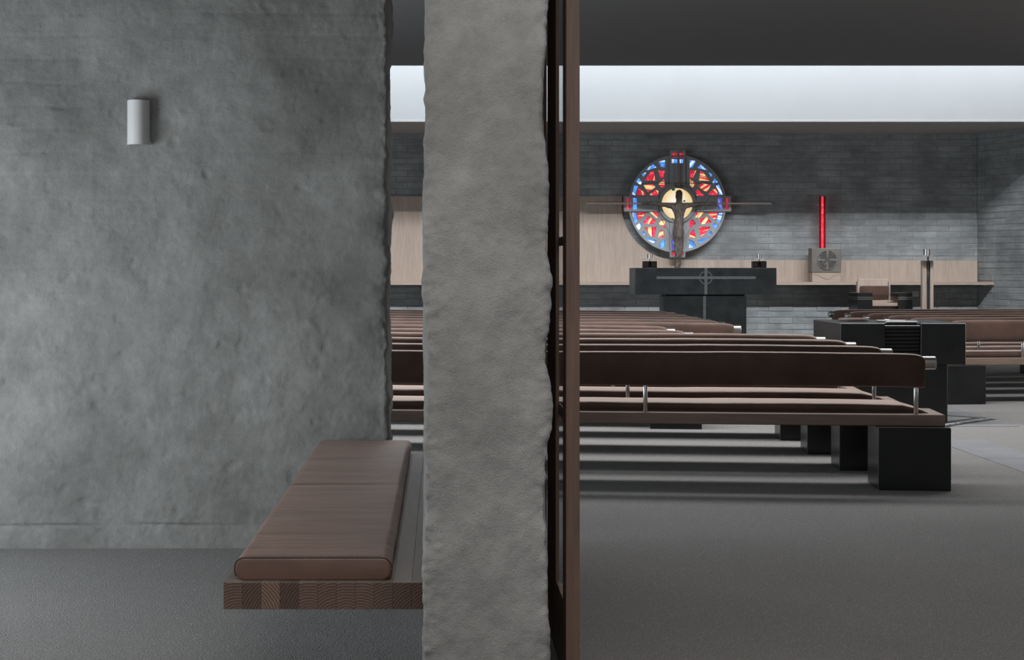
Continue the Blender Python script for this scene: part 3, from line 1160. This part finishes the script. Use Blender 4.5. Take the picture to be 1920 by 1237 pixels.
for sx in (1, -1):
    for sz in (1, -1):
        for k, (c, pl) in enumerate(UL):
            jit = random.Random(k * 7 + sx * 3 + sz * 11)
            out = []
            for (u, v) in pl:
                dx = (u - 1134) / 10.31 + (0 if sx == 1 and sz == 1 else jit.uniform(-1.2, 1.2))
                dz = (1258 - v) / 10.31 + (0 if sx == 1 and sz == 1 else jit.uniform(-1.2, 1.2))
                out.append((sx * dx * PR, sz * dz * PR))
            panes.append((c, out))


def plate(name, outer, holes, y0, y1, bev, m, parent):
    """flat plate with holes in the x/z plane, thickness from y0 to y1"""
    cu = bpy.data.curves.new('plate_curve', 'CURVE')
    cu.dimensions = '2D'
    cu.fill_mode = 'BOTH'
    cu.extrude = abs(y1 - y0) / 2
    cu.bevel_depth = bev
    cu.bevel_resolution = 0
    cu.offset = -bev
    for pl in [outer] + holes:
        sp = cu.splines.new('POLY')
        sp.points.add(len(pl) - 1)
        for q, (x, z) in zip(sp.points, pl):
            q.co = (x, z, 0, 1)
        sp.use_cyclic_u = True
    tmp = bpy.data.objects.new('plate_tmp', cu)
    C.objects.link(tmp)
    dg = bpy.context.evaluated_depsgraph_get()
    me = bpy.data.meshes.new_from_object(tmp.evaluated_get(dg))
    bpy.data.objects.remove(tmp)
    bpy.data.curves.remove(cu)
    me.transform(Matrix.Translation((0, (y0 + y1) / 2, 0)) @ Matrix.Rotation(math.pi / 2, 4, 'X'))
    return wrap(name, me, m, parent)


def circle(r, n=64, cx=0, cz=0):
    return [(cx + r * math.cos(2 * math.pi * i / n), cz + r * math.sin(2 * math.pi * i / n)) for i in range(n)]


plate('tracery', circle(91 * PR, 96), [p for _, p in panes] + [circle(30.5 * PR, 48)], 0.015, 0.07, 0.003, M['frame'], rd)
plate('outer_rim', circle(91.5 * PR, 96), [circle(88 * PR, 96)], -0.005, 0.13, 0.003, M['frame'], rd)
plate('centre_ring', circle(36 * PR, 64), [circle(29.5 * PR, 64)], -0.02, 0.10, 0.003, M['frame'], rd)
obj('backing', lathe(bmesh.new(), [(90 * PR, 0.11), (90 * PR, 0.19)], 0, 0, 0, 64, 'Y'), M['matdark'], rd)
for c, pl in panes:
    cx = sum(p[0] for p in pl) / len(pl)
    cz = sum(p[1] for p in pl) / len(pl)
    big = [(cx + (x - cx) * 1.06, cz + (z - cz) * 1.06) for x, z in pl]
    obj('glass_pane', prism(bmesh.new(), big, 0.072, 0.080), M[c], rd)
ctr = obj('centre_pane', lathe(bmesh.new(), [(31.5 * PR, 0.060), (31.5 * PR, 0.068)], 0, 0, 0, 48, 'Y'), M['centre'], rd)
# four cross arms: boards from the centre ring to beyond the rim, with glass at their ends
w2, ln_, r0 = 14.6 * PR, 100.5 * PR, 35.5 * PR
ends = [('crimson', 'blue', 'green'), ('crimson', 'blue', 'green'), ('crimson', 'violet', 'violet'), ('crimson', 'violet', 'blue')]
for q in range(4):
    ca, sa = [(0, 1), (-1, 0), (0, -1), (1, 0)][q]

    def T(u, v, ca=ca, sa=sa):      # u along the arm, v across
        return (u * ca - v * sa, u * sa + v * ca)
    holes = []
    cells = []
    us = [(95.5, 86.5), (83.5, 76.0)] if q != 2 else [(96, 88), (84.5, 77.5), (74, 68)]
    for i, (ua, ub) in enumerate(us):
        hole = [(ua * PR, 11 * PR), (ua * PR, -11 * PR), (ub * PR, -11 * PR), (ub * PR, 11 * PR)]
        holes.append([T(u, v) for u, v in hole])
        cells.append((ends[q][i], [T(u, v) for u, v in [(ua * PR + 0.006, 11.6 * PR), (ua * PR + 0.006, -11.6 * PR), (ub * PR - 0.006, -11.6 * PR), (ub * PR - 0.006, 11.6 * PR)]]))
    outer = [T(r0, w2), T(ln_, w2), T(ln_, -w2), T(r0, -w2)]
    plate('cross_arm', outer, holes, -0.03, 0.006, 0.003, M['frame'], rd)
    for c, pl in cells:
        obj('glass_pane', prism(bmesh.new(), pl, 0.006, 0.014), M[c], rd)
for (u, v, w, h) in ((-6.5, 27, 6, 4), (14, 5.5, 4, 3), (-8, -28, 4, 3)):
    obj('glass_chip', B((u - w / 2) * PR, (u + w / 2) * PR, 0.052, 0.059, (v - h / 2) * PR, (v + h / 2) * PR), M['green'], rd)

# ------------------------------------------------------------------ crucifix on the shelf
YK = 27.86
PK = YK / F
kx, kz = XX(1271.5, YK), ZZ(382.5, YK)
cr = thing('crucifix', 'bark-textured bronze crucifix with long thin bars in front of the round window', 'crucifix', (kx, YK, SH_T))
dz0 = kz - SH_T


def kp(px, py):
    return ((px - 1271.5) * PK, (382.5 - py) * PK + dz0)


bm = bmesh.new()
a, b = kp(1098, 382.0), kp(1446.5, 382.6)
box(bm, a[0], b[0], -0.005, 0.035, b[1] - 0.004, b[1] + 0.026, 0.002)
obj('crossbar', bm, M['barwood'], cr)
a, b = kp(1270.5, 345), kp(1274, 274)
obj('upright', B(a[0] - 0.002, b[0] + 0.0, 0.0, 0.03, a[1], b[1], bev=0.002), M['barwood'], cr)
# one continuous body: trunk, legs together, arms and bowed head
J = {}
vs, es, rs = [], [], []


def jv(px, py, y, r, frm=None):
    p = kp(px, py)
    vs.append((p[0], y, p[1]))
    rs.append(r)
    if frm is not None:
        es.append((frm, len(vs) - 1))
    return len(vs) - 1


pel = jv(1271.5, 436, -0.045, 0.090)
wst = jv(1272, 414, -0.040, 0.084, pel)
chs = jv(1272.5, 394, -0.040, 0.082, wst)
nck = jv(1272.5, 379, -0.048, 0.050, chs)
hd0 = jv(1271.5, 370, -0.072, 0.066, nck)
hd1 = jv(1272.5, 356, -0.062, 0.046, hd0)
for sx in (-1, 1):
    shd = jv(1272 + sx * 11, 386, -0.035, 0.058, chs)
    elb = jv(1272 + sx * 36, 383, -0.030, 0.043, shd)
    wri = jv(1272 + sx * 60, 380.5 if sx < 0 else 382, -0.030, 0.032, elb)
    jv(1272 + sx * 71, 383, -0.030, 0.022, wri)
    th1 = jv(1272 + sx * 3.5, 452, -0.05, 0.066, pel)
    kn = jv(1271.5 + sx * 3.2, 470, -0.06, 0.050, th1)
    jv(1271 + sx * 1.8, 486, -0.045, 0.040, kn)
trk = jv(1271, 488, -0.02, 0.048, pel)
jv(1271, 511, 0.0, 0.060, trk)
jv(1271, 527.6, 0.0, 0.066, len(vs) - 1)
me = bpy.data.meshes.new('figure')
me.from_pydata(vs, es, [])
fg = bpy.data.objects.new('figure_tmp', me)
C.objects.link(fg)
sk = fg.modifiers.new('Skin', 'SKIN')
for i, s in enumerate(me.skin_vertices[0].data):
    s.radius = (rs[i], rs[i] * 0.8)
    s.use_root = (i == 0)
sb = fg.modifiers.new('Sub', 'SUBSURF')
sb.levels = sb.render_levels = 3
dg = bpy.context.evaluated_depsgraph_get()
fm = bpy.data.meshes.new_from_object(fg.evaluated_get(dg))
bpy.data.objects.remove(fg)
for v in fm.vertices:
    q = Vector((v.co.x * 22, v.co.y * 22, v.co.z * 9))
    v.co += v.normal * (0.012 * fbm(q, 3))
    if v.co.z < 0.002:
        v.co.z = 0.0
fgo = wrap('figure', fm, M['bronze'], cr, smooth=True)
# crown of thorns
bm = bmesh.new()
hx, hz = kp(1272.5, 352)
rr = random.Random(4)
for i in range(16):
    t = 2 * math.pi * i / 16
    p = (hx + 0.055 * math.cos(t), -0.055 + 0.05 * math.sin(t), hz)
    t2 = t + 0.5
    rod(bm, p, (hx + 0.057 * math.cos(t2), -0.055 + 0.052 * math.sin(t2), hz + 0.012), 0.007, 6)
    rod(bm, p, (p[0] + 0.02 * math.cos(t) + rr.uniform(-0.015, 0.015), p[1] + 0.02 * math.sin(t), hz + rr.uniform(0.035, 0.085)), 0.005, 5)
obj('thorn_crown', bm, M['bronze'], cr)
for (p0, p1) in (((1203, 343.5), (1343, 343.5)), ((1203, 343.5), (1263, 452)), ((1345, 343.5), (1280, 452))):
    a, b = kp(*p0), kp(*p1)
    obj('tension_wire', rod(bmesh.new(), (a[0], -0.012, a[1]), (b[0], -0.012, b[1]), 0.0052, 6), M['pewter'], cr)

# ------------------------------------------------------------------ tabernacle, its stand, red lamp
YT = 27.76
tx0, tx1 = XX(1522, YT), XX(1577, YT)
tz0, tz1 = ZZ(511, YT), ZZ(465, YT)
txc = (tx0 + tx1) / 2
st = thing('tabernacle_stand', 'pale timber stand with a carved triangle beneath the pewter tabernacle', 'stand', (txc, YT, SH_T))
hwT = (tx1 - tx0) / 2
hs = tz0 - SH_T
obj('stand_body', B(-hwT + 0.01, hwT - 0.005, 0.01, 0.24, 0.0004, hs - 0.0005, bev=0.002), M['oak_x'], st)
obj('triangle_relief', prism(bmesh.new(), [(-hwT + 0.04, hs - 0.01), (0.02, 0.03), (hwT - 0.03, hs - 0.01)], 0.003, 0.011), M['oak_x'], st)
tb = thing('tabernacle', 'square pewter tabernacle with round cross emblem on the altar wall shelf', 'tabernacle', (txc, YT, tz0))
hT = tz1 - tz0
obj('cabinet_body', B(-hwT, hwT, 0.006, 0.26, 0.0003, hT, bev=0.006, seg=2), M['pewter'], tb)
obj('door', B(-hwT + 0.006, hwT - 0.006, 0.0, 0.008, 0.006, hT - 0.006, bev=0.002), M['pewter'], tb)
ex, ez = XX(1551, YT) - txc, ZZ(487, YT) - tz0
er = 0.166
obj('emblem_disc', cyl(bmesh.new(), er, -0.008, 0.001, ex, 0, ez, 40, 'Y', 0.002), M['pewter_dark'], tb)
plate('emblem_ring', circle(er + 0.004, 48, ex, ez), [circle(er - 0.012, 48, ex, ez)], -0.014, 0.0, 0.001, M['pewter'], tb)
for (dx, dz) in ((1, 0), (-1, 0), (0, 1), (0, -1)):
    w0, w1, L = 0.008, 0.022, er - 0.012
    pl = [(ex + dz * w0, ez + dx * w0), (ex + dx * L + dz * w1, ez + dz * L + dx * w1), (ex + dx * L - dz * w1, ez + dz * L - dx * w1), (ex - dz * w0, ez - dx * w0)]
    obj('emblem_arm', prism(bmesh.new(), pl, -0.016, -0.006), M['pewter'], tb)
bm = bmesh.new()
rr = random.Random(9)
for qx in (-1, 1):
    for qz in (-1, 1):
        for k in range(5):
            t0 = rr.uniform(0.15, 1.4)
            r_ = rr.uniform(0.05, 0.14)
            p0 = (ex + qx * r_ * math.cos(t0), -0.008, ez + qz * r_ * math.sin(t0))
            t1 = min(1.45, max(0.1, t0 + rr.uniform(-0.6, 0.6)))
            r2 = max(0.04, min(0.145, r_ + rr.uniform(-0.06, 0.06)))
            rod(bm, p0, (ex + qx * r2 * math.cos(t1), -0.008, ez + qz * r2 * math.sin(t1)), 0.005, 5)
obj('emblem_relief', bm, M['pewter'], tb)
lx = XX(1542, YT + 0.15)
lp = thing('sanctuary_lamp', 'tall glowing red glass cylinder lamp standing on the tabernacle', 'lamp', (lx, YT + 0.15, tz1))
lh = ZZ(367, YT + 0.15) - tz1
obj('red_glass_tube', cyl(bmesh.new(), 0.054, 0.0004, lh, 0, 0, 0, 32, 'Z', 0.003), M['redglass'], lp, smooth=False)
obj('glowing_core', cyl(bmesh.new(), 0.019, 0.004, lh - 0.006, 0, 0, 0, 24, 'Z', 0.003), M['lamp'], lp, smooth=False)
obj('lamp_collar', cyl(bmesh.new(), 0.057, lh - 0.012, lh + 0.004, 0, 0, 0, 32, 'Z', 0.002), M['pewter'], lp)

# ------------------------------------------------------------------ armchair
YCH = 26.6
SCH = F / YCH
ch = thing('armchair', 'timber presider armchair with brown leather pad and black arm blocks', 'armchair', (XX(1656, YCH), YCH, 0))


def cxp(px):
    return (px - 1656) / SCH


def czp(py):
    return EYE + (VY - py) / SCH


bm = bmesh.new()
obj('backrest', B(cxp(1624), cxp(1681), 0.50, 0.54, czp(573), czp(523), bev=0.006), M['oak'], ch)
for (xa, xb) in ((1621.5, 1624), (1681, 1684)):
    obj('back_post', B(cxp(xa), cxp(xb), 0.46, 0.56, 0.0, czp(528), bev=0.003), M['oak'], ch)
rings = []
for i in range(13):
    u = -1 + i / 6
    k = math.sqrt(max(0.0, 1 - abs(u) ** 6))
    x = (cxp(1682) - cxp(1626)) / 2 * u + (cxp(1682) + cxp(1626)) / 2
    rings.append([(x, 0.46 + a, (czp(536) + czp(555)) / 2 + b) for a, b in rrect(0.07 * (0.5 + 0.5 * k), (czp(536) - czp(555)) * (0.9 + 0.1 * k), 0.016 * (0.5 + 0.5 * k), 5)])
obj('back_cushion', loft(bmesh.new(), rings), M['leather'], ch, smooth=True)
obj('seat', B(cxp(1636), cxp(1684), 0.02, 0.52, czp(574), czp(568), bev=0.004), M['oak_x'], ch)
obj('seat_slat', B(cxp(1636.5), cxp(1696), 0.30, 0.40, czp(566), czp(564), bev=0.003), M['oak_x'], ch)
for (xa, xb) in ((1608, 1636), (1684, 1711)):
    ab = obj('arm_block', B(cxp(xa), cxp(xb), 0.0, 0.58, 0.0, czp(549), bev=0.004), M['black'], ch)
    obj('steel_strip', B(cxp(xa) - 0.002, cxp(xb) + 0.002, -0.003, 0.583, czp(558), czp(556.5), bev=0.0005), M['steel'], ab)
    obj('steel_strip', B(cxp(xa) - 0.002, cxp(xb) + 0.002, -0.003, 0.583, czp(561.5), czp(560), bev=0.0005), M['steel'], ab)
obj('seat_apron', B(cxp(1636), cxp(1684), 0.10, 0.13, czp(590), czp(575), bev=0.003), M['walnut'], ch)

# power outlet on the wall
ou = thing('power_outlet', 'small pale wall outlet plate beside the wooden armchair', 'outlet', (XX(1716, YB), YB - 0.008, ZZ(551, YB)))
obj('face_plate', B(-0.06, 0.06, -0.010, 0.0, -0.045, 0.045, bev=0.003), M['plate'], ou)
for x in (-0.028, 0.028):
    obj('socket', B(x - 0.014, x + 0.014, -0.012, -0.009, -0.016, 0.016, bev=0.001), M['inlay'], ou)

# ------------------------------------------------------------------ tall candle stand
YN = 26.3
SN = F / YN
cs = thing('candle_stand', 'tall floor candle stand of two timber posts with a steel cup', 'candle stand', (XX(1738, YN), YN, 0))


def nx(px):
    return (px - 1738) / SN


def nz(py):
    return EYE + (VY - py) / SN


obj('post', B(nx(1728), nx(1736.3), -0.04, 0.05, 0.03, nz(488.5), bev=0.002), M['oak'], cs)
obj('post', B(nx(1743), nx(1749), -0.04, 0.05, 0.03, nz(488.5), bev=0.002), M['oak'], cs)
obj('dark_core', B(nx(1736.3), nx(1743), 0.005, 0.045, 0.03, nz(489.5)), M['matdark'], cs)
obj('base_plate', B(nx(1722), nx(1755), -0.13, 0.15, 0.0, 0.03, bev=0.003), M['black'], cs)
obj('steel_rod', lathe(bmesh.new(), [(0.002, nz(533)), (0.008, nz(515)), (0.012, nz(481))], nx(1739.5), -0.015, 0, 12), M['steel'], cs, smooth=True)
obj('drip_plate', cyl(bmesh.new(), 0.19, nz(480.4), nz(479.6), nx(1738), 0.0, 0, 32, 'Z', 0.001), M['steel'], cs)
obj('candle_cup', lathe(bmesh.new(), [(0.045, nz(479.5)), (0.051, nz(479)), (0.051, nz(467)), (0.044, nz(466.8)), (0.044, nz(474)), (0.002, nz(474))], nx(1737.5), 0, 0, 24), M['steel'], cs)
obj('candle', cyl(bmesh.new(), 0.04, nz(474), nz(467.5), nx(1737.5), 0, 0, 20), M['wax'], cs)

# ------------------------------------------------------------------ font
YO = F / 235
fo = thing('font', 'black stone font on narrower stem with ridged spout panel, amid the benches', 'font', (XX(1693.5, YO), YO, 0))


def fx(px):
    return (px - 1693.5) / 235


def fz(py):
    return EYE + (VY - py) / 235


ft, fb = fz(606), fz(683.5)
xa, xb = fx(1576), fx(1811)
na, nb_ = fx(1659), fx(1727)
# block with a notch in front: left, right and rear pieces, one mesh outline seen from above
out = [(xa, 0), (na, 0), (na, 0.10), (nb_, 0.10), (nb_, 0), (xb, 0), (xb, 0.96), (xa, 0.96)]
bm = prism_z(bmesh.new(), out, fb, ft)
bmesh.ops.bevel(bm, geom=[e for e in bm.edges], offset=0.003, segments=1, affect='EDGES')
obj('font_block', bm, M['black'], fo)
for i in range(9):
    z1 = fz(610) - i * 0.030
    d = 0.012 + 0.004 * i
    if z1 - 0.028 < fb:
        break
    obj('spout_ridge', B(na + 0.001, nb_ - 0.001, d, 0.10, z1 - 0.027, z1, bev=0.004), M['black'], fo)
stem_r, stem_l = fx(1777), fx(1610)
obj('font_stem', B(stem_l, stem_r, 0.004, 0.80, 0.005, fb, bev=0.003), M['black'], fo)
bm = bmesh.new()
px0, px1 = fx(1669), fx(1725)
tr = obj('basin_tray', B(px0, px1, 0.10, 0.42, ft - 0.002, ft + 0.010, bev=0.002), M['matdark'], fo)
for (a0, a1_, b0, b1) in ((px0 - 0.006, px1 + 0.006, 0.094, 0.102), (px0 - 0.006, px1 + 0.006, 0.418, 0.426), (px0 - 0.006, px0 + 0.002, 0.102, 0.418), (px1 - 0.002, px1 + 0.006, 0.102, 0.418)):
    obj('tray_rim', B(a0, a1_, b0, b1, ft, ft + 0.013, bev=0.001), M['steel'], tr)
dsk = tag(obj('round_lid', lathe(bmesh.new(), [(0.10, 0.0), (0.125, 0.006), (0.125, 0.018), (0.11, 0.024)], XX(1600, YO + 0.6), YO + 0.6, ft + 0.0005, 32), M['dark_block']),
          'flat round dark timber lid lying on top of the black font', 'lid')

# mat with a speckled border strip beside the font
mt = thing('floor_mat', 'grey floor mat with dark edge and speckled strip beside the font', 'mat', (4.53, 13.66, 0.004), math.radians(46))
obj('mat_sheet', B(-0.95, 0.0, 0.0, 0.75, 0.0, 0.008, bev=0.002), M['matgrey'], mt)
obj('dark_edge', B(-0.05, 0.0, 0.0, 0.75, 0.0082, 0.0105, bev=0.0008), M['matdark'], mt)
obj('dark_edge', B(-0.95, -0.05, 0.045, 0.105, 0.0082, 0.0105, bev=0.0008), M['matdark'], mt)
obj('strip_bed', B(-0.95, 0.0, -0.055, -0.001, 0.0, 0.006, bev=0.001), M['matdark'], mt)
bm = bmesh.new()
rr = random.Random(2)
for i in range(90):
    x = -0.94 + 0.0104 * i
    y = rr.uniform(-0.045, -0.012)
    lathe(bm, [(0.002, 0.0), (0.0065, 0.003), (0.005, 0.009)], x, y, 0.006, 6)
tag(obj('pebbles', bm, M['speckle'], mt), kind='stuff')
